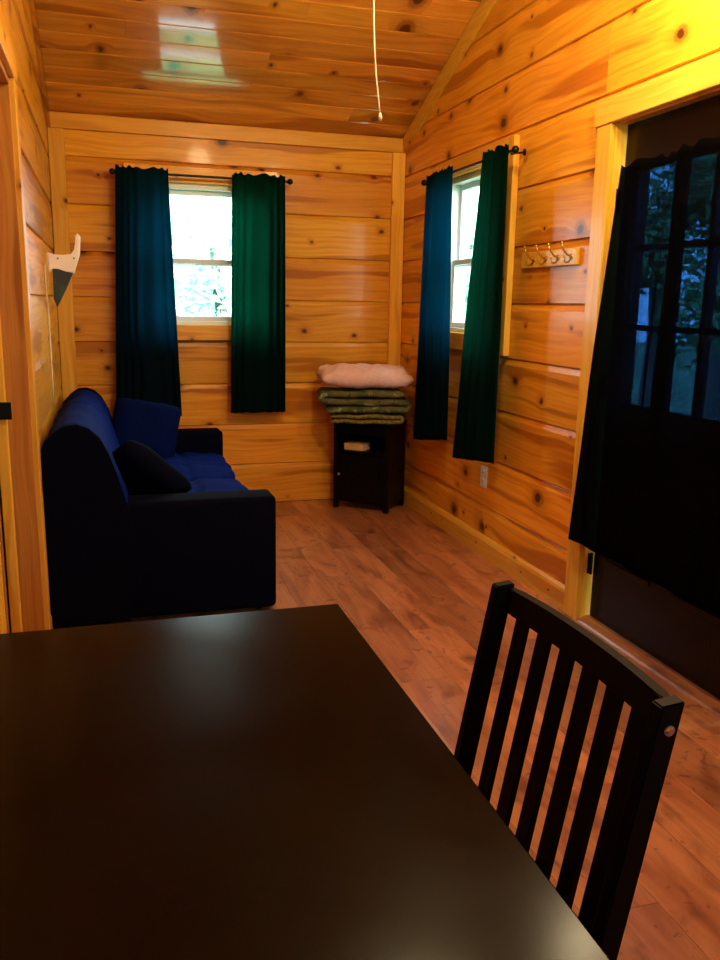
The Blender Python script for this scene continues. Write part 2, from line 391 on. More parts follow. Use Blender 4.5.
# ceiling: tongue and groove boards on both slopes
mb = MB(); ang = math.atan(SL); w = .138
def slope_boards(sgn):
    n = int((YB-RY)/math.cos(ang)/w)+1
    base = Vector((0, YB if sgn > 0 else 2*RY-YB, EAVE))
    for i in range(n):
        s0, s1 = i*w, min((i+1)*w, (YB-RY)/math.cos(ang))
        if s1 <= s0+.01: continue
        js = [-1.4, XR+.3]
        if i % 3 == 1: js.insert(1, .35+random.random()*1.2)
        elif i % 3 == 2 and i % 2: js.insert(1, -.1+random.random())
        for a, b in zip(js, js[1:]):
            pr = []
            for (s_, d_) in ((s0+.0005, .004), (s0+.005, 0), (s1-.005, 0), (s1-.0005, .004), (s1-.0005, .02), (s0+.0005, .02)):
                yy = base.y-sgn*(s_*math.cos(ang))+sgn*0+sgn*d_*math.sin(ang)
                zz = base.z+s_*math.sin(ang)+d_*math.cos(ang)
                pr.append((yy, zz))
            mb.prism(pr, 0, a+.0005, b-.0005)
slope_boards(1); slope_boards(-1)
ceil = struct(mb.build('ceiling', M_CEIL), 'sloped tongue-and-groove pine ceiling', 'ceiling')
mb = MB()
for sgn in (1, -1):
    y_e = (YB+.5) if sgn > 0 else (2*RY-YB-.5); ze = EAVE-.5*SL+.035
    pr = [(y_e, ze), (RY, ze+SL*abs(y_e-RY)), (RY, ze+SL*abs(y_e-RY)+.1), (y_e, ze+.1)]
    mb.prism(pr, 0, -1.9, XR+.6)
struct(mb.build('roof', M_ROOFING), 'roof deck over the cabin', 'roof')

# trim
def trimbox(name, label, m, *boxes, **kw):
    mb = MB()
    for b in boxes: mb.box(*b, bev=kw.get('bev', .003))
    return struct(mb.build(name, m), label, 'trim')
trimbox('trim_1', 'pine board along the top of the back wall', M_TRIM, (XL+.002, XR-.004, YB-.020, YB-.001, 2.305, 2.392))
trimbox('trim_2', 'pine corner board left of the back wall', M_TRIM, (XL+.002, XL+.092, YB-.028, YB-.001, 0, 2.303))
trimbox('trim_3', 'pine corner board right of the back wall', M_TRIM, (XR-.09, XR-.002, YB-.028, YB-.001, 0, 2.303))
for i, (face, s) in enumerate(((XR, -1), (XL, 1))):
    mb = MB()
    x0, x1 = sorted((face+s*.001, face+s*.022))
    for sg in (1, -1):
        e = YB-.003 if sg > 0 else 2*RY-YB+.003
        pr = [(e, EAVE-.004), (RY, EAVE+SL*abs(e-RY)-.004), (RY, EAVE+SL*abs(e-RY)-.10), (e, EAVE-.10)]
        mb.prism(pr, 0, x0, x1, uvax=1)
    struct(mb.build('trim_%d' % (4+i), M_CEIL if i else M_TRIM), 'pine rake board under the sloped ceiling, %s wall' % ('right' if i == 0 else 'left'), 'trim')
mb = MB()
pr = [(XR-.001, 0), (XR-.020, 0), (XR-.020, .085), (XR-.014, .10), (XR-.004, .112), (XR-.001, .112)]
mb.prism(pr, 1, 3.106, YB-.03)
mb.prism(pr, 1, YN+.002, 1.95)
bb = struct(mb.build('baseboard_right', M_TRIM), 'pine baseboard along the right wall', 'baseboard')
mb = MB()
for y in (3.25, 3.52, 4.05, 4.55, 4.72): mb.tube([(XR-.0195, y, .055), (XR-.0215, y, .055)], .006, 8)
nl = mb.build('nail_head', M_NAIL, bb); nl['label'] = 'dark nail heads'
mb = MB(); mb.box(XL+.001, XL+.015, 3.25, YB-.03, 0, .085, bev=.003)
struct(mb.build('baseboard_left', M_TRIM), 'pine baseboard behind the sofa', 'baseboard')

# ------------------------------------------------------------------ windows
def window(idx, axis, face, out, a0, a1, z0, z1, label):
    """vinyl single hung window in the wall opening with a pine casing"""
    def bx(mb, u0, u1, d0, d1, zz0, zz1, bev=.002):
        lo, hi = sorted((face+out*d0, face+out*d1))
        if axis == 0: mb.box(u0, u1, lo, hi, zz0, zz1, bev=bev)
        else: mb.box(lo, hi, u0, u1, zz0, zz1, bev=bev)
    root = empty('window_%d' % idx, ((a0+a1)/2, face, z0) if axis == 0 else (face, (a0+a1)/2, z0))
    struct(root, label, 'window')
    f = .035; mb = MB()
    bx(mb, a0, a0+f, .004, .118, z0, z1); bx(mb, a1-f, a1, .004, .118, z0, z1)
    bx(mb, a0+f, a1-f, .004, .118, z0, z0+.03); bx(mb, a0+f, a1-f, .004, .118, z1-f, z1)
    mb.build('window_frame', M_VINYL, root)
    zm = 1.575
    for (s0, s1, dd) in ((z0+.03, zm+.02, .030), (zm-.02, z1-f, .060)):
        mb = MB(); b = .030
        bx(mb, a0+f, a0+f+b, dd, dd+.026, s0, s1); bx(mb, a1-f-b, a1-f, dd, dd+.026, s0, s1)
        bx(mb, a0+f+b, a1-f-b, dd, dd+.026, s0, s0+b); bx(mb, a0+f+b, a1-f-b, dd, dd+.026, s1-b, s1)
        sash = mb.build('sash', M_VINYL, root)
        mb = MB(); bx(mb, a0+f+b-.004, a1-f-b+.004, dd+.010, dd+.015, s0+b-.004, s1-b+.004, bev=0)
        g = mb.build('pane', M_GLASS, sash)
    mb = MB(); c = .09; t0, t1 = -.034, -.001
    bx(mb, a0-c, a0+.004, t0, t1, z0-.088, z1+c, .003); bx(mb, a1-.004, a1+c, t0, t1, z0-.088, z1+c, .003)
    bx(mb, a0+.004, a1-.004, t0, t1, z0-.088, z0+.006, .003); bx(mb, a0+.004, a1-.004, t0, t1, z1-.004, z1+c, .003)
    mb.build('casing', M_TRIM, root)
    return root
window(1, 0, YB, 1, *BWIN, 'bright window in the back wall between two curtains')
window(2, 1, XR, 1, *RWIN, 'bright window in the right wall between two curtains')
window(3, 0, YN, -1, *NWIN, 'window behind the viewpoint')

# ------------------------------------------------------------------ entry door
dr = empty('door_1', (XR+.05, 2.53, 0)); struct(dr, 'dark brown entry door with a nine-pane window behind sheer black curtains', 'door')
DX0, DX1 = XR+.035, XR+.080; DY0, DY1 = 2.072, 2.985; GY0, GY1, GZ0, GZ1 = 2.24, 2.88, .965, 1.86
mb = MB()
mb.box(DX0, DX1, DY0, GY0, .025, 2.03, bev=.001); mb.box(DX0, DX1, GY1, DY1, .025, 2.03, bev=.001)
mb.box(DX0, DX1, GY0, GY1, .025, GZ0, bev=.0); mb.box(DX0, DX1, GY0, GY1, GZ1, 2.03, bev=.0)
mb.build('door_slab', M_DOOR, dr)
mb = MB()   # lite surround and muntins
b = .028; xf = DX0-.010
mb.box(xf, DX0+.0, GY0-b, GY0+.004, GZ0-b, GZ1+b, bev=.004); mb.box(xf, DX0, GY1-.004, GY1+b, GZ0-b, GZ1+b, bev=.004)
mb.box(xf, DX0, GY0, GY1, GZ0-b, GZ0+.004, bev=.004); mb.box(xf, DX0, GY0, GY1, GZ1-.004, GZ1+b, bev=.004)
mb.build('glazing_frame', M_DOOR, dr)
for i in (1, 2):
    mb = MB(); y = GY0+(GY1-GY0)*i/3; mb.box(DX0+.004, DX1-.004, y-.011, y+.011, GZ0, GZ1, bev=.002); mb.build('muntin', M_DOOR, dr)
    mb = MB(); z = GZ0+(GZ1-GZ0)*i/3; mb.box(DX0+.005, DX1-.005, GY0, GY1, z-.011, z+.011, bev=.002); mb.build('muntin', M_DOOR, dr)
mb = MB(); mb.box(DX0+.020, DX0+.025, GY0, GY1, GZ0, GZ1); mb.build('pane', M_GLASS, dr)
for (y0, y1) in ((2.60, 2.905), (2.16, 2.465)):   # raised panels under the glass
    mb = MB(); z0, z1 = .285, .80; b = .022
    for (a, c, e, g) in ((y0, y1, z0, z0+b), (y0, y1, z1-b, z1), (y0, y0+b, z0+b, z1-b), (y1-b, y1, z0+b, z1-b)):
        mb.box(DX0-.007, DX0, a, c, e, g, bev=.0045, seg=2)
    mb.box(DX0-.004, DX0, y0+b+.02, y1-b-.02, z0+b+.02, z1-b-.02, bev=.003)
    mb.build('raised_panel', M_DOOR, dr)
for z in (.26, 1.02, 1.75):
    mb = MB(); mb.box(XR+.014, XR+.034, DY1+.004, DY1+.0135, z-.045, z+.045); mb.tube([(XR+.026, DY1+.002, z-.048), (XR+.026, DY1+.002, z+.048)], .006, 10)
    mb.build('hinge', M_METAL, dr)
mb = MB(); mb.tube([(DX0, 2.14, .94), (DX0-.012, 2.14, .94)], .03, 16); mb.tube([(DX0-.012, 2.14, .94), (DX0-.045, 2.14, .94)], .010, 10); mb.ball((DX0-.06, 2.14, .94), .026)
mb.build('door_knob', M_STEEL, dr, smooth=True, angle=.6)
# frame and casing of the entry door
mb = MB()
mb.box(XR-.004, XR+.119, 3.0, 3.014, 0, 2.044, bev=.001); mb.box(XR-.004, XR+.119, 2.046, 2.06, 0, 2.044, bev=.001)
mb.box(XR-.004, XR+.119, 2.06, 3.0, 2.031, 2.044, bev=.001)
struct(mb.build('door_frame', M_TRIM), 'pine jamb of the entry door', 'door frame')
mb = MB()
mb.box(XR-.026, XR-.001, 3.005, 3.104, 0, 2.036, bev=.003); mb.box(XR-.026, XR-.001, 1.956, 2.055, 0, 2.036, bev=.003)
struct(mb.build('trim_6', M_TRIM), 'pale pine side casing of the entry door', 'trim')
mb = MB(); mb.box(XR-.030, XR-.001, 1.94, 3.125, 2.038, 2.135, bev=.003)
struct(mb.build('trim_7', M_TRIM), 'pale pine head casing over the entry door', 'trim')
mb = MB(); pr = [(XR-.02, 0), (XR+.12, 0), (XR+.12, .024), (XR+.02, .022), (XR-.012, .008)]
mb.prism([(p[0], p[1]) for p in pr], 1, 2.06, 3.0)
struct(mb.build('threshold', M_FLOOR), 'wooden threshold under the entry door', 'threshold')

# side-room door on the left
mb = MB()
mb.box(XL-.099, XL+.008, 3.132, 3.149, 0, 2.038, bev=.002)      # far jamb
mb.box(XL-.099, XL+.008, 2.051, 2.068, 0, 2.038, bev=.002); mb.box(XL-.099, XL+.008, 2.068, 3.132, 2.02, 2.038, bev=.002)
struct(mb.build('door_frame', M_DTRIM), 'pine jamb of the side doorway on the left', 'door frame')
mb = MB()
mb.box(XL+.001, XL+.024, 3.137, 3.225, 0, 2.04, bev=.002); mb.box(XL+.001, XL+.012, 1.975, 2.063, 0, 2.04, bev=.002)
mb.box(XL+.001, XL+.026, 1.955, 3.245, 2.042, 2.13, bev=.002)
struct(mb.build('trim_8', M_TRIM), 'pine casing of the side doorway on the left', 'trim')
sd = empty('door_2', (-.345, 3.10, 0)); struct(sd, 'pine plank side door standing open at the left edge', 'door')
xe = -.341
for i in range(9):
    wd = .036 if i == 0 else .090
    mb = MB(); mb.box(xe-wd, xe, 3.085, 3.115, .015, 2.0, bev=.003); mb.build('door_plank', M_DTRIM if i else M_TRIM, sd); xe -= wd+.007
mb = MB(); mb.box(-1.06, -.345, 3.116, 3.126, .02, 1.99); mb.build('gap_shade_backing', M_BLACK, sd)  # black sheet stands in for the shade in the plank gaps
mb = MB(); mb.box(-.44, -.323, 3.074, 3.085, .925, .985, bev=.002); mb.build('latch_plate', M_METAL, sd)

# ------------------------------------------------------------------ curtains and rods
def rod(label, axis, face, a0, a1, z, sgn):
    P = (lambda u, d, zz: (u, face-d, zz)) if axis == 0 else (lambda u, d, zz: (face-d, u, zz))
    root = empty('curtain_rod', P((a0+a1)/2, .07, z)); tag(root, label, 'curtain rod', 'curtain rods over the windows')
    mb = MB(); mb.tube([P(a0, .07, z), P(a1, .07, z)], .0075, 12); mb.build('rod', M_METAL, root, smooth=True, angle=.6)
    for u, s in ((a0, -1), (a1, 1)):
        mb = MB(); c = P(u+s*.012, .07, z); mb.ball(c, .018); mb.tube([P(u-s*.004, .07, z), P(u+s*.004, .07, z)], .012, 12); mb.build('finial', M_METAL, root, smooth=True)
        mb = MB(); uu = u-s*.03
        mb.tube([P(uu, .003, z), P(uu, .07, z-.012)], .005, 8); mb.tube([P(uu, .0005, z), P(uu, .004, z)], .016, 12)
        mb.build('bracket', M_METAL, root)
    return root
rod('black curtain rod over the back wall window', 0, YB-.0345, .09, 1.13, 2.072, 1)
rod('black curtain rod over the right wall window', 1, XR-.0345, 3.665, 4.80, 2.037, 1)

def curtain(label, m, axis, face, top, bot, z0, z1, folds, amp, seed, group, z1b=None, bulge=0.0):
    """face = plane of the rod; fabric hangs just on the room side of it."""
    rnd = random.Random(seed); nu, nv = folds*18, 60
    bm = bmesh.new(); ph = [rnd.random()*2*PI for _ in range(6)]
    grid = []
    for j in range(nv+1):
        v = j/nv; row = []
        for i in range(nu+1):
            u = i/nu
            a = top[0]+(bot[0]-top[0])*v**1.0; b = top[1]+(bot[1]-top[1])*v**1.0
            uu = u+.012*math.sin(2*PI*1.3*v+ph[0])*math.sin(PI*u)
            x = a+(b-a)*uu
            phs = 2*PI*folds*(u+.09*math.sin(2*PI*u*1.1+ph[1])+.012*math.sin(3*v+5*u+ph[5]))+.7*math.sin(2.2*v+ph[2])
            k = min(1, .35+v*1.4)
            d = amp*k*(math.sin(phs)+.35*math.sin(phs*.37+ph[3]))+amp*.25*noise.noise(Vector((u*6, v*3, seed)))
            z = z0+(z1+((z1b-z1)*u if z1b else 0)-z0)*v
            if j < 4: z += (.006 if j == 0 else .003 if j == 1 else 0)*(math.sin(phs*1.0+ph[4])+.7*math.sin(phs*.43+ph[5]))
            if j == nv: z += .004*math.sin(phs)
            d0 = .016+amp*1.15+bulge*v
            if axis == 0: row.append(bm.verts.new((x, face-d0-d, z)))
            else: row.append(bm.verts.new((face-d0-d, x, z)))
        grid.append(row)
    for j in range(nv):
        for i in range(nu): bm.faces.new((grid[j][i], grid[j][i+1], grid[j+1][i+1], grid[j+1][i]))
    bmesh.ops.recalc_face_normals(bm, faces=bm.faces[:])
    me = bpy.data.meshes.new('curtain'); bm.to_mesh(me); bm.free()
    for p in me.polygons: p.use_smooth = True
    me.materials.append(m); o = bpy.data.objects.new('curtain', me); COL.objects.link(o)
    solid(o, .0018); tag(o, label, 'curtain', group); return o
RB = YB-.1045; RR = XR-.1045
curtain('long teal-blue curtain left of the back window, hanging down behind the sofa', M_CB, 0, RB, (.095, .397), (.039, .440), 2.100, .625, 6, .010, 1, 'long dark curtains at the windows')
curtain('teal-green curtain right of the back window, hem just above the second lowest board', M_CG, 0, RB, (.777, 1.105), (.749, 1.102), 2.100, .635, 6, .010, 2, 'long dark curtains at the windows')
curtain('dark blue curtain on the far side of the right wall window, beside the cabinet', M_CB, 1, RR, (4.322, 4.70), (4.275, 4.78), 2.062, .598, 7, .010, 3, 'long dark curtains at the windows', z1b=.518)
curtain('dark green curtain on the near side of the right wall window, above the outlet', M_CG, 1, RR, (3.660, 3.946), (3.638, 4.138), 2.062, .582, 6, .012, 4, 'long dark curtains at the windows', z1b=.520)
# door curtain: rod and two sheer panels
dro = empty('curtain_rod', (XR-.02, 2.5, 1.87)); tag(dro, 'thin dark rod across the top of the entry door glass', 'curtain rod')
mb = MB(); mb.tube([(XR-.02, 2.0, 1.838), (XR-.02, 2.86, 1.838)], .006, 10); mb.build('rod', M_METAL, dro)
for y in (2.10, 2.845):
    mb = MB(); mb.tube([(XR+.034, y, 1.838), (XR-.02, y, 1.838)], .005, 8); mb.build('bracket', M_METAL, dro)
curtain('long black sheer curtain panel on the entry door, hinge side', M_CD, 1, XR-.030, (2.455, 2.86), (2.45, 3.035), 1.858, .375, 5, .013, 5, 'sheer black panels on the door', bulge=.02)
curtain('black sheer curtain panel on the entry door, at the right edge of the photo', M_CD, 1, XR-.062, (2.00, 2.49), (1.96, 2.50), 1.862, .385, 6, .012, 6, 'sheer black panels on the door', bulge=.02)

# ------------------------------------------------------------------ soft shapes
def rbox(mb, x0, x1, y0, y1, z0, z1, r=.05, seg=4, n=0):
    mb.box(x0, x1, y0, y1, z0, z1, bev=r, seg=seg)
def soft_slab(name, m, parent, x0, x1, y0, y1, z0, z1, nx=16, ny=16, puff=.02, seams=(), wr=.004, seed=0, e=6.0):
    """cushion: superellipse-edged slab with a crowned, wrinkled top; seams = list of (axis, coord)"""
    bm = bmesh.new(); cx, cy, cz = (x0+x1)/2, (y0+y1)/2, (z0+z1)/2; hx, hy, hz = (x1-x0)/2, (y1-y0)/2, (z1-z0)/2
    r = bmesh.ops.create_cube(bm, size=2)
    bmesh.ops.subdivide_edges(bm, edges=bm.edges[:], cuts=max(nx, ny), use_grid_fill=True)
    for v in bm.verts:
        p = v.co.copy(); ax = [abs(c) for c in p]
        n = (ax[0]**e+ax[1]**e+ax[2]**e)**(1/e)
        q = p/n if n else p
        s = q.copy()
        X, Y, Z = cx+s.x*hx, cy+s.y*hy, cz+s.z*hz
        crown = (1-s.x**2)*(1-s.y**2)
        Z += puff*crown*(1 if s.z > 0 else -.2)
        for a, c, w, dep in seams:
            t = (X if a == 0 else Y)-c
            Z -= dep*math.exp(-(t/w)**2)*max(0, s.z)
        d = noise.noise(Vector((X*7+seed, Y*7, Z*7)))*wr+noise.noise(Vector((X*22+seed, Y*18, Z*20)))*wr*.4
        v.co = Vector((X, Y, Z+d*(1 if abs(s.z) > .3 else .2)))+Vector((s.x, s.y, 0))*d*.6
    me = bpy.data.meshes.new(name); bm.to_mesh(me); bm.free()
    for p in me.polygons: p.use_smooth = True
    me.materials.append(m); o = bpy.data.objects.new(name, me); COL.objects.link(o)
    if parent is not None: o.parent = parent; o.matrix_parent_inverse = parent.matrix_basis.inverted()
    return o
def pillow(name, m, size, thick, mtx, seed=0, wr=.006, n=22):
    bm = bmesh.new(); W2, H2 = size[0]/2, size[1]/2; top = {}; bot = {}
    for i in range(n+1):
        for j in range(n+1):
            u, v = -1+2*i/n, -1+2*j/n
            pin = 1-.06*(1-abs(u)**2)*abs(v)**3; pin2 = 1-.06*(1-abs(v)**2)*abs(u)**3
            rc = 1-.09*(u*v)**4; x, y = u*W2*pin2*rc, v*H2*pin*rc
            h = thick/2*((1-u**4)*(1-v**4))**.55
            w = wr*noise.noise(Vector((x*9+seed, y*9, seed)))+wr*.5*noise.noise(Vector((x*26, y*24+seed, 3)))
            edge = i in (0, n) or j in (0, n)
            t = bm.verts.new(mtx @ Vector((x, y, h+(0 if edge else w))))
            top[i, j] = t
            bot[i, j] = t if edge else bm.verts.new(mtx @ Vector((x, y, -h*.85+w*.5)))
    for i in range(n):
        for j in range(n):
            bm.faces.new((top[i, j], top[i+1, j], top[i+1, j+1], top[i, j+1]))
            f = (bot[i, j], bot[i, j+1], bot[i+1, j+1], bot[i+1, j])
            try: bm.faces.new(f)
            except ValueError: pass
    me = bpy.data.meshes.new(name); bm.to_mesh(me); bm.free()
    for p in me.polygons: p.use_smooth = True
    me.materials.append(m); o = bpy.data.objects.new(name, me); COL.objects.link(o); return o

# ------------------------------------------------------------------ sofa
sf = empty('sofa', (.2, 4.35, 0)); tag(sf, 'dark navy fabric sofa against the left wall with two matching pillows', 'sofa')
SY0, SY1 = 3.43, 5.335
mb = MB()   # back: rounded section swept along y, softened ends
prof = [(-.262, .03), (-.266, .40), (-.266, .72), (-.252, .785), (-.215, .825), (-.175, .852), (-.125, .858), (-.08, .84), (-.04, .80), (-.01, .74), (.02, .65), (.05, .54), (.08, .42), (.08, .30), (.05, .03)]
NYs = 40; rings = []
for j in range(NYs+1):
    t = j/NYs; y = SY0-.03+(SY1-SY0)*t
    e = min(t, 1-t)*(SY1-SY0); k = 1-max(0, 1-e/.05)**2*.05
    cx, cz = -.09, .45
    ring = []
    for (px, pz) in prof:
        wx = noise.noise(Vector((px*5, y*3.0, pz*5)))*.012; wz = noise.noise(Vector((px*4+5, y*4, pz*3)))*.012
        sag = -.045*t if pz > .6 else 0
        mid = -.012*math.exp(-((t-.5)/.012)**2) if pz > .4 else 0
        X = max(-.270, cx+(px-cx)*k+wx+mid*(1 if px > -.1 else 0)); ring.append(mb.bm.verts.new((X, y, cz+(pz-cz)*k+(wz if pz > .5 else 0)+sag+mid)))
    rings.append(ring)
for a, b in zip(rings, rings[1:]):
    for i in range(len(prof)): j = (i+1) % len(prof); mb.bm.faces.new((a[i], a[j], b[j], b[i]))
mb.bm.faces.new(rings[0][::-1]); mb.bm.faces.new(rings[-1])
bk = mb.build('back_cushion', M_NAVY, sf, smooth=True, angle=.9)
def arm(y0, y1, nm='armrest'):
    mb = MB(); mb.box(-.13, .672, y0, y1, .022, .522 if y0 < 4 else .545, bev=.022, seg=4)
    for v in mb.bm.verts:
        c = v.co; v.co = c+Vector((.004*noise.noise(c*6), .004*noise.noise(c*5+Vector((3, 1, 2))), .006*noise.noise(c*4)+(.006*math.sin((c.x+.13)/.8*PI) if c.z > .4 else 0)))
    o = mb.build(nm, M_NAVY_SHADE, sf, smooth=True, angle=1.0)
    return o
for (ya, yb) in ((SY0-.046, SY0-.026), (SY1-.036, SY1-.024)):  # slabs added over the back's ends, their shade painted in near-black navy
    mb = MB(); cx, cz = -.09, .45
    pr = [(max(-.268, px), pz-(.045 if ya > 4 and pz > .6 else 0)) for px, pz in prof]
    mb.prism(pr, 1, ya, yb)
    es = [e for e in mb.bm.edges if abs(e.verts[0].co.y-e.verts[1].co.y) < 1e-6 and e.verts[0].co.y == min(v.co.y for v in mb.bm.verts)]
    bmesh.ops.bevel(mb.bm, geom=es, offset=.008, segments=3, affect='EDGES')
    mb.build('side_panel', M_NAVY_SHADE, sf, smooth=True, angle=1.0)
a1 = arm(SY0, SY0+.17); a2 = arm(SY1-.19, SY1)
soft_slab('front_rail', M_NAVY_SHADE, sf, .40, .695, SY0+.172, SY1-.192, .09, .33, puff=0, wr=.004, e=8, seed=3)
ym = (SY0+SY1)/2
for (a, b, sd_) in ((SY0+.172, ym-.001, 11), (ym+.001, SY1-.192, 12)):
    soft_slab('seat_cushion', M_NAVY, sf, .07, .655, a, b, .27, .425, puff=.025, wr=.012, seed=sd_, e=7, nx=26, seams=[(0, .40, .018, .018), (1, (a+b)/2, .016, .016)])
for x in (-.2, .60):
    for y in (SY0+.06, SY1-.06):
        mb = MB(); mb.tube([(x, y, 0), (x, y, .06)], [.018, .026], 14); mb.build('foot', M_BLACK, sf)
def place(loc, rx=0, ry=0, rz=0): return Matrix.Translation(loc) @ Matrix.Rotation(rz, 4, 'Z') @ Matrix.Rotation(ry, 4, 'Y') @ Matrix.Rotation(rx, 4, 'X')
o = pillow('throw_pillow', M_PILN, (.40, .40), .16, place((.190, 4.945, .588), rx=math.radians(58), ry=math.radians(10), rz=math.radians(-6)), 5)
tag(o, 'navy throw pillow leaning at the far end of the sofa under the back window', 'pillow', 'throw pillows on the sofa')
o = pillow('throw_pillow', M_NAVY_SHADE, (.38, .38), .15, place((.122, 3.80, .545), rx=math.radians(-40), ry=math.radians(40), rz=math.radians(6)), 9)
tag(o, 'nearly black throw pillow at the near end of the sofa, against its near armrest', 'pillow', 'throw pillows on the sofa')

# ------------------------------------------------------------------ corner cabinet
CR = math.atan2(-.265, .294)
cb = empty('cabinet', (1.408, 5.23, 0), CR); tag(cb, 'small black corner cabinet with a door and an open cubby', 'cabinet')
def local(mb, name, m, parent, **k):
    """meshes given in the local frame of a rotated root"""
    o = mb.build(name, m, None, **k); o.parent = parent; return o
CW, CDp, CH = .396, .285, .585
for (x, y) in ((0, 0), (CW-.03, 0), (0, CDp-.03), (CW-.03, CDp-.03)):
    mb = MB(); mb.box(x, x+.03, y, y+.03, 0, CH-.018, bev=.002); local(mb, 'leg', M_BLACK, cb)
mb = MB(); mb.box(-.008, CW+.008, -.008, CDp, CH-.018, CH, bev=.003); local(mb, 'top', M_BLACK, cb)
for x in (.006, CW-.018):
    mb = MB(); mb.box(x, x+.012, .03, CDp-.03, .05, CH-.018); local(mb, 'side_panel', M_BLACK, cb)
mb = MB(); mb.box(.03, CW-.03, CDp-.018, CDp-.008, .05, CH-.018); local(mb, 'back_panel', M_BLACK, cb)
mb = MB(); mb.box(.018, CW-.018, .006, CDp-.018, .378, .393); local(mb, 'shelf', M_BLACK, cb)
mb = MB(); mb.box(.018, CW-.018, .006, CDp-.018, .05, .064); local(mb, 'bottom_panel', M_BLACK, cb)
mb = MB(); mb.box(.03, CW-.03, .004, .022, .505, CH-.018); local(mb, 'top_rail', M_BLACK, cb)
cdr = MB(); cdr.box(.032, CW-.032, .000, .016, .068, .368, bev=.002)
for bxs in ((.032, .08, .068, .368), (CW-.08, CW-.032, .068, .368), (.08, CW-.08, .068, .112), (.08, CW-.08, .324, .368)):
    cdr.box(bxs[0], bxs[1], -.005, .001, bxs[2], bxs[3], bev=.0015)
cdo = local(cdr, 'door', M_BLACK, cb)
mb = MB(); mb.tube([(.05, -.004, .235), (.05, -.016, .235)], .004, 8); mb.ball((.05, -.02, .235), .010); kb = mb.build('knob', M_STEEL, None, smooth=True); kb.parent = cdo
# book in the cubby
R = Matrix.Translation((1.408, 5.23, 0)) @ Matrix.Rotation(CR, 4, 'Z')
bk_ = empty('book', R @ Vector((.135, .045, .3945)), CR); tag(bk_, 'tan book lying in the open cubby of the black cabinet', 'book')
mb = MB(); mb.box(-.07, .07, -.018, .09, 0, .004, bev=.001); mb.box(-.07, .07, -.018, .09, .038, .042, bev=.001); mb.box(-.07, .07, -.020, -.014, 0, .042, bev=.001); local(mb, 'cover', M_TAN, bk_)
mb = MB(); mb.box(-.066, .066, -.014, .086, .004, .038); local(mb, 'page_block', M_SHEET, bk_)

# ------------------------------------------------------------------ bedding on the cabinet
def folded(name, m, label, w, d, z0, layers, th, loc, rz, seed, flip=False):
    """serpentine fold of thick cloth: section in x-z, swept along y"""
    rnd = random.Random(seed); path = []; z = z0+th/2
    nseg = 14; half = w/2
    for L in range(layers):
        xs = [-half+2*half*i/nseg for i in range(nseg+1)]
        if L % 2: xs = xs[::-1]
        inset = rnd.uniform(-.012, .012)
        for x in xs: path.append((x*(1+inset), z))
        if L < layers-1:
            s = 1 if L % 2 == 0 else -1
            for a in (30, 60, 90, 120, 150):
                r = th*.52; path.append((s*(half*(1+inset))+s*r*math.sin(math.radians(a)), z+r-r*math.cos(math.radians(a))))
            z += th*1.04
    bm = bmesh.new(); ny = 14; A = []
    n = len(path)
    nr = []
    for i in range(n):
        p, q = path[max(i-1, 0)], path[min(i+1, n-1)]
        dx, dz = q[0]-p[0], q[1]-p[1]; l = math.hypot(dx, dz) or 1; nr.append((-dz/l, dx/l))
    def ringpts(j):
        t = j/ny; y = -d/2+d*t; e = min(t, 1-t)*2; k = .80 if j in (0, ny) else .96 if j in (1, ny-1) else 1
        L_, R_ = [], []
        for i, (x, zz) in enumerate(path):
            h = th*.47*k*(.45 if i in (0, n-1) else 1)
            ww = .020*noise.noise(Vector((x*8+seed, y*8, zz*20))); y2 = y+.018*noise.noise(Vector((x*4, seed, zz*30)))*(1 if j in (0, 1, ny-1, ny) else .5)
            L_.append((x+nr[i][0]*h, y2, zz+nr[i][1]*h+ww*.6)); R_.append((x-nr[i][0]*h, y2, zz-nr[i][1]*h+ww*.6))
        return L_+R_[::-1]
    for j in range(ny+1): A.append([bm.verts.new(p) for p in ringpts(j)])
    N2 = len(A[0])
    for a, b in zip(A, A[1:]):
        for i in range(N2): k = (i+1) % N2; bm.faces.new((a[i], a[k], b[k], b[i]))
    for ring in (A[0], A[-1]):
        for i in range(n-1): bm.faces.new((ring[i], ring[i+1], ring[N2-2-i], ring[N2-1-i]))
    bmesh.ops.recalc_face_normals(bm, faces=bm.faces[:])
    me = bpy.data.meshes.new(name); bm.to_mesh(me); bm.free()
    for p in me.polygons: p.use_smooth = True
    me.materials.append(m); o = bpy.data.objects.new(name, me); COL.objects.link(o); o.location = loc; o.rotation_euler = (0, 0, rz)
    subd(o, 1); return tag(o, label, 'blanket', 'folded blankets stacked on the cabinet')
folded('blanket', M_OLIVE, 'olive-yellow folded blanket, lowest of the stack on the cabinet', .44, .34, 0, 2, .029, (1.60, 5.14, CH+.007), -.35, 2)
folded('blanket', M_CAMO, 'dark green patterned comforter folded in layers, middle of the stack on the cabinet', .51, .34, 0, 3, .045, (1.58, 5.135, CH+.075), -.22, 5)
o = pillow('bed_pillow', M_SHEET, (.63, .36), .145, place((1.578, 5.13, .877), rx=math.radians(3), ry=math.radians(1), rz=-.10), 21, wr=.030, n=30)
tag(o, 'pale pink pillow on top of the folded blankets on the cabinet', 'pillow')

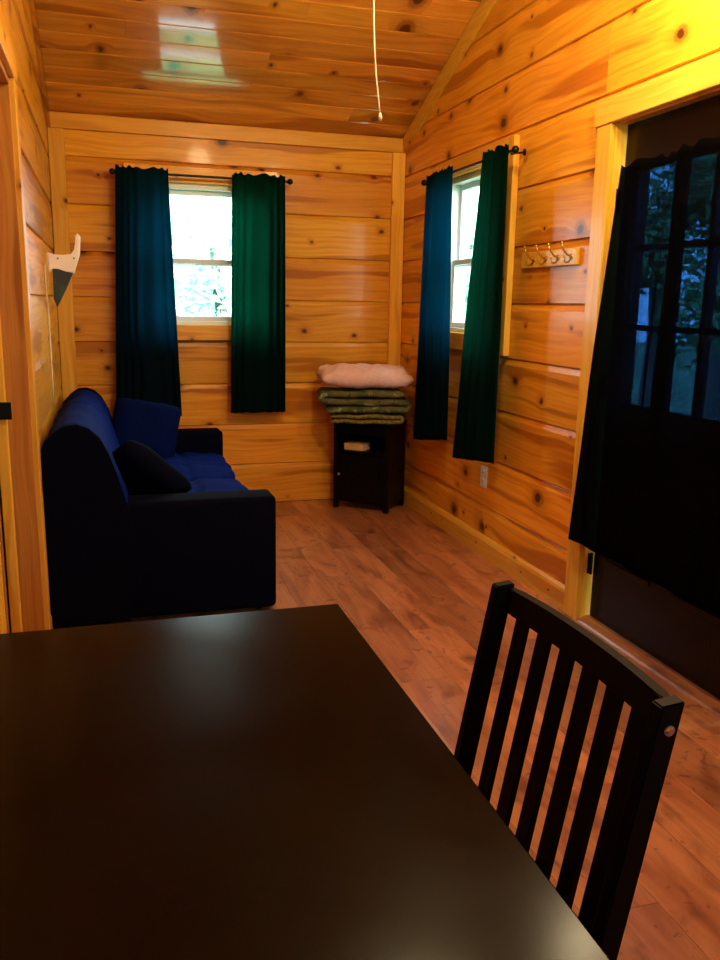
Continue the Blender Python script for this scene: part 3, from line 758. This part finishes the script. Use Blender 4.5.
# ------------------------------------------------------------------ hook rail, outlet, wall fixture, pull chain
hr = empty('hook_rail', (XR, 3.45, 1.55)); tag(hr, 'small pine coat rail with four brass hooks between window and entry door', 'hook rail')
mb = MB(); mb.box(XR-.020, XR-.001, 3.205, 3.70, 1.512, 1.585, bev=.005, seg=2); mb.build('backboard', M_TRIM, hr)
for y in (3.245, 3.355, 3.465, 3.575):
    mb = MB(); x = XR-.020
    mb.tube([(x, y, 1.548), (x-.003, y, 1.548)], .013, 12)
    mb.tube([(x-.002, y, 1.552), (x-.022, y, 1.556), (x-.040, y, 1.575), (x-.050, y, 1.600)], [.004, .004, .0035, .003], 8); mb.ball((x-.051, y, 1.603), .006)
    mb.tube([(x-.002, y, 1.545), (x-.010, y, 1.528), (x-.022, y, 1.522), (x-.032, y, 1.530), (x-.034, y, 1.540)], .0035, 8); mb.ball((x-.034, y, 1.543), .005)
    mb.build('hook', M_BRASS, hr, smooth=True)
ol = empty('outlet', (XR, 4.03, .43)); tag(ol, 'wall outlet plate below the near curtain of the right window', 'outlet')
mb = MB(); mb.box(XR-.007, XR-.0005, 3.99, 4.065, .372, .488, bev=.002); mb.build('cover_plate', M_WHITE, ol)
for z in (.405, .455):
    mb = MB(); mb.tube([(XR-.0068, 4.027, z), (XR-.009, 4.027, z)], .016, 14); s_ = mb.build('socket', M_WHITE, ol)
    mb = MB(); mb.box(XR-.0098, XR-.0088, 4.019, 4.0215, z-.005, z+.006); mb.box(XR-.0098, XR-.0088, 4.0325, 4.035, z-.005, z+.006); sl = mb.build('slot', M_NAIL, s_)

wf = empty('wall_fixture', (XL, 4.40, 1.45)); tag(wf, 'white curved fixture with an upturned arm and dark green pointed lower part, left wall', 'wall fixture')
FY = 4.42
def px3(px, py, Y=FY):
    f = 831.16; X = (px-360)/f; Yc = (480-py)/f
    d = fw+r2*X+u2*Yc; t = Y/d.y; return (d.x*t, 1.338+d.z*t)
outl = [(47, 252), (54, 254.5), (63, 256.5), (72, 255.5), (75.5, 250), (75, 236), (77.5, 233.5), (80.5, 237), (80, 254), (77, 264), (74.5, 273.5), (66, 271.5), (59, 269), (52.5, 267), (51.5, 272.5), (48.5, 271)]
pts = [px3(*p) for p in outl]; pts = [(max(x, XL+.001), z) for x, z in pts]
mb = MB(); mb.prism(pts, 1, FY-.02, FY+.02)
es = [e for e in mb.bm.edges if abs(e.verts[0].co.y-e.verts[1].co.y) < 1e-6]
bmesh.ops.bevel(mb.bm, geom=es, offset=.006, segments=3, affect='EDGES')
mb.build('bracket', M_WHITE, wf, smooth=True, angle=.9)
tri = [px3(*p) for p in ((52.5, 267.2), (59, 269.2), (66, 271.7), (73, 273.2), (65.5, 291), (57.5, 307.5), (54, 299))]
mb = MB(); mb.prism(tri, 1, FY-.016, FY+.016); mb.build('lower_panel', M_GREEN, wf)
mb = MB(); a, b_ = px3(58, 258.5), px3(74, 258.5)
mb = None
for q in (a, b_):
    mb = MB(); mb.tube([(q[0], FY-.0195, q[1]), (q[0], FY-.023, q[1])], .004, 8); mb.build('screw', M_NAIL, wf)
mb = MB(); cp = [(XL+.006, FY, 1.50), (XL+.006, FY, 1.40), (XL+.009, FY+.03, 1.25), (XL+.007, FY+.05, 1.1), (XL+.008, FY+.04, .95), (XL+.007, FY+.06, .80)]
mb.tube(cp, .003, 8); mb.build('cord', M_CORD, wf, smooth=True)

pc = empty('pull_chain', (.80, 2.5, 1.87)); tag(pc, 'thin white pull chain hanging from above in front of the ceiling', 'pull chain')
def ch(px, py):
    x, z = px3(px, py, 2.5); return (x, 2.5, z)
mb = MB(); mb.tube([(.84, 2.40, 2.62), (.80, 2.47, 2.40), ch(373.5, -20), ch(373.8, 20), ch(374.5, 48), ch(376, 75), ch(379, 105), ch(380, 114)], .0023, 8); mb.build('chain', M_CORD, pc, smooth=True)
mb = MB(); mb.tube([ch(380, 113), ch(380.2, 117), ch(380.5, 121)], [.003, .0055, .0045], 10); mb.build('pull_knob', M_CORD, pc, smooth=True)

# lamps above the frame
cl = empty('ceiling_lamp', (.84, 2.2, ceil_z(RY))); tag(cl, 'ceiling lamp with a round glass shade hanging from the ridge', 'lamp')
mb = MB(); mb.tube([(.84, 2.2, 3.68), (.84, 2.2, 2.92)], .010, 10); mb.tube([(.84, 2.2, 3.69), (.84, 2.2, 3.63)], .06, 20); mb.build('stem', M_METAL, cl)
mb = MB(); mb.tube([(.84, 2.2, 2.93), (.84, 2.2, 2.885)], [.05, .17], 24); mb.build('lamp_housing', M_METAL, cl)
mb = MB()
mb.tube([(.84, 2.2, 2.878), (.84, 2.2, 2.868)], .15, 24); mb.build('lamp_glass', M_BULB, cl)
wl = empty('wall_lamp', (XR, 2.36, 2.56)); tag(wl, 'wall lamp above the entry door', 'lamp')
mb = MB(); mb.box(XR-.03, XR-.001, 2.30, 2.42, 2.58, 2.76, bev=.004); mb.tube([(XR-.03, 2.36, 2.69), (XR-.272, 2.36, 2.69)], .01, 10); mb.build('wall_bracket', M_METAL, wl)
mb = MB(); mb.tube([(XR-.272, 2.36, 2.70), (XR-.272, 2.36, 2.66)], [.03, .06], 20); mb.build('lamp_cap', M_METAL, wl)

# ------------------------------------------------------------------ table
tb = empty('dining_table', (.08, .94, 0)); tag(tb, 'dark espresso dining table filling the foreground', 'table')
TX0, TX1, TY0, TY1 = -.262, .4285, .33, 1.546
mb = MB(); mb.box(TX0, TX1, TY0, TY1, .712, .74, ax=1, bev=.0025, seg=2); mb.build('tabletop', M_TABLE, tb)
mb = MB()
for b4 in ((TX0+.05, TX1-.05, TY0+.045, TY0+.065), (TX0+.05, TX1-.05, TY1-.065, TY1-.045), (TX0+.045, TX0+.065, TY0+.05, TY1-.05), (TX1-.065, TX1-.045, TY0+.05, TY1-.05)): mb.box(*b4, .635, .711)
mb.build('apron', M_BLACK, tb)
for x in (TX0+.03, TX1-.09):
    for y in (TY0+.03, TY1-.09):
        mb = MB(); mb.box(x, x+.06, y, y+.06, 0, .7115, bev=.003); mb.build('leg', M_BLACK, tb)

# ------------------------------------------------------------------ chair
cr = empty('dining_chair', (.30, .92, 0)); tag(cr, 'dark slat-back dining chair tucked against the right side of the table', 'chair')
Y0, Y1 = .708, 1.138; PW = .020
def bx_(z): return .583+(z-.91)*.18 if z > .45 else .4972+(.45-z)*.12     # back face line of the post centre
def post(y):
    mb = MB(); T = .0155
    zs = [0, .15, .30, .45, .60, .75, .912]
    rings = []
    for z in zs:
        c = bx_(z); h = T
        rings.append([mb.bm.verts.new((c+sx*h, y+(PW if sy else 0), z-(.003 if z > .9 and sx < 0 else 0))) for sx, sy in ((-1, 0), (1, 0), (1, 1), (-1, 1))])
    for a, b in zip(rings, rings[1:]):
        for k in range(4): mb.bm.faces.new((a[k], a[(k+1) % 4], b[(k+1) % 4], b[k]))
    mb.bm.faces.new(rings[0][::-1]); mb.bm.faces.new(rings[-1])
    bmesh.ops.bevel(mb.bm, geom=mb.bm.edges[:], offset=.002, segments=2, affect='EDGES', clamp_overlap=True)
    return mb.build('back_post', M_CHAIR, cr)
p0 = post(Y0); p1 = post(Y1-PW)
def bow(y): t = (y-Y0-PW)/(Y1-Y0-2*PW); return .011*(1-(2*t-1)**2)+.0120
def curved_rail(name, z0, z1, th, crown=0.0):
    mb = MB(); n = 16; rings = []; ya, yb = Y0+PW-.001, Y1-PW+.001
    for i in range(n+1):
        y = ya+(yb-ya)*i/n; b = bow(y); t = i/n; cz = crown*(1-(2*t-1)**2)
        rings.append([mb.bm.verts.new(p) for p in ((bx_(z0)+b-th, y, z0), (bx_(z0)+b+th, y, z0), (bx_(z1)+b+th, y, z1+cz), (bx_(z1)+b-th, y, z1+cz))])
    for a, b in zip(rings, rings[1:]):
        for k in range(4): mb.bm.faces.new((a[k], a[(k+1) % 4], b[(k+1) % 4], b[k]))
    mb.bm.faces.new(rings[0][::-1]); mb.bm.faces.new(rings[-1])
    es = [e for e in mb.bm.edges if abs(e.verts[0].co.y-e.verts[1].co.y) > .005]
    bmesh.ops.bevel(mb.bm, geom=es, offset=.003, segments=2, affect='EDGES')
    return mb.build(name, M_CHAIR, cr)
curved_rail('top_rail', .868, .905, .007, .002); curved_rail('lower_rail', .50, .545, .009)
sp = (Y1-Y0-2*PW); sw = .029; gp = (sp-6*sw)/7
for i in range(6):
    y0 = Y0+PW+gp+i*(sw+gp); mb = MB(); rings = []
    for k in range(7):
        z = .543+(.870-.543)*k/6; b = bow(y0+sw/2); c = bx_(z)+b
        rings.append([mb.bm.verts.new(p) for p in ((c-.0045, y0, z), (c+.0045, y0, z), (c+.0045, y0+sw, z), (c-.0045, y0+sw, z))])
    for a, b in zip(rings, rings[1:]):
        for k in range(4): mb.bm.faces.new((a[k], a[(k+1) % 4], b[(k+1) % 4], b[k]))
    mb.bm.faces.new(rings[0][::-1]); mb.bm.faces.new(rings[-1])
    mb.build('slat', M_CHAIR, cr)
mb = MB(); mb.box(.06, .468, Y0-.004, Y1+.004, .432, .458, bev=.008, seg=3); mb.build('seat', M_CHAIR, cr)
mb = MB()
for b4 in ((.09, .46, Y0+.005, Y0+.023), (.09, .46, Y1-.023, Y1-.005), (.085, .103, Y0+.03, Y1-.03), (.452, .468, Y0+.03, Y1-.03)): mb.box(*b4, .375, .431)
mb.build('seat_frame', M_CHAIR, cr)
for y in (Y0, Y1-.034):
    mb = MB(); mb.box(.07, .104, y, y+.034, 0, .431, bev=.003); mb.build('leg', M_CHAIR, cr)
for (y, pst) in ((Y0, p0), (Y1, p1)):
    mb = MB(); s_ = -1 if y == Y0 else 1; z = .880
    mb.tube([(bx_(z)+.002, y, z), (bx_(z)+.002, y+s_*.0015, z)], .0065, 16); mb.tube([(bx_(z)+.002, y+s_*.0015, z), (bx_(z)+.002, y+s_*.004, z)], [.0055, .0035], 16)
    bo = mb.build('bolt_head', M_STEEL, pst, smooth=True, angle=.6); bo['label'] = 'metal bolt head'

# ------------------------------------------------------------------ outdoors seen through the windows
mb = MB(); mb.box(-30, 40, -30, 40, -.62, -.5); struct(mb.build('ground', M_GROUND), 'grass outside the cabin', 'ground')
def tree(x, y, h, r, seed, label, leaf=M_LEAF):
    rnd = random.Random(seed); root = empty('tree', (x, y, -.5)); tag(root, label, 'tree', 'trees outside the windows')
    mb = MB(); mb.tube([(x, y, -.5), (x+.05, y, h*.3), (x-.05, y+.1, h*.65)], [.16, .12, .06], 10); mb.build('trunk', M_BARK, root)
    bm = bmesh.new()
    blobs = [(Vector((x+rnd.uniform(-r, r)*.7, y+rnd.uniform(-r, r)*.7, h*(.30+.6*rnd.random()))), r*rnd.uniform(.35, .6)) for _ in range(12)]
    for _ in range(2600):
        c, rr = rnd.choice(blobs); d = Vector((rnd.gauss(0, 1), rnd.gauss(0, 1), rnd.gauss(0, 1))).normalized()*rr*rnd.random()**.4
        p = c+d; a = Vector((rnd.gauss(0, 1), rnd.gauss(0, 1), rnd.gauss(0, 1))).normalized(); b = a.orthogonal().normalized(); s = rnd.uniform(.06, .13)
        vs4 = [bm.verts.new(p+a*s), bm.verts.new(p+b*s*.5), bm.verts.new(p-a*s), bm.verts.new(p-b*s*.5)]; bm.faces.new(vs4)
    me = bpy.data.meshes.new('foliage'); bm.to_mesh(me); bm.free(); me.materials.append(leaf)
    o = bpy.data.objects.new('foliage', me); COL.objects.link(o); o.parent = root; o.matrix_parent_inverse = root.matrix_basis.inverted()
tree(1.6, 12.5, 3.2, 1.2, 1, 'sunlit leafy tree seen small through the back window')
tree(4.25, 9.5, 3.0, .85, 2, 'sunlit leafy tree outside seen through the right wall window')
tree(6.6, 9.1, 3.8, .95, 3, 'green leafy tree outside seen through the entry door glass, nearer the hinges', M_LEAFG)
tree(9.0, 10.8, 4.2, 1.0, 4, 'green leafy tree seen through the door glass at the right edge of the photo', M_LEAFG)
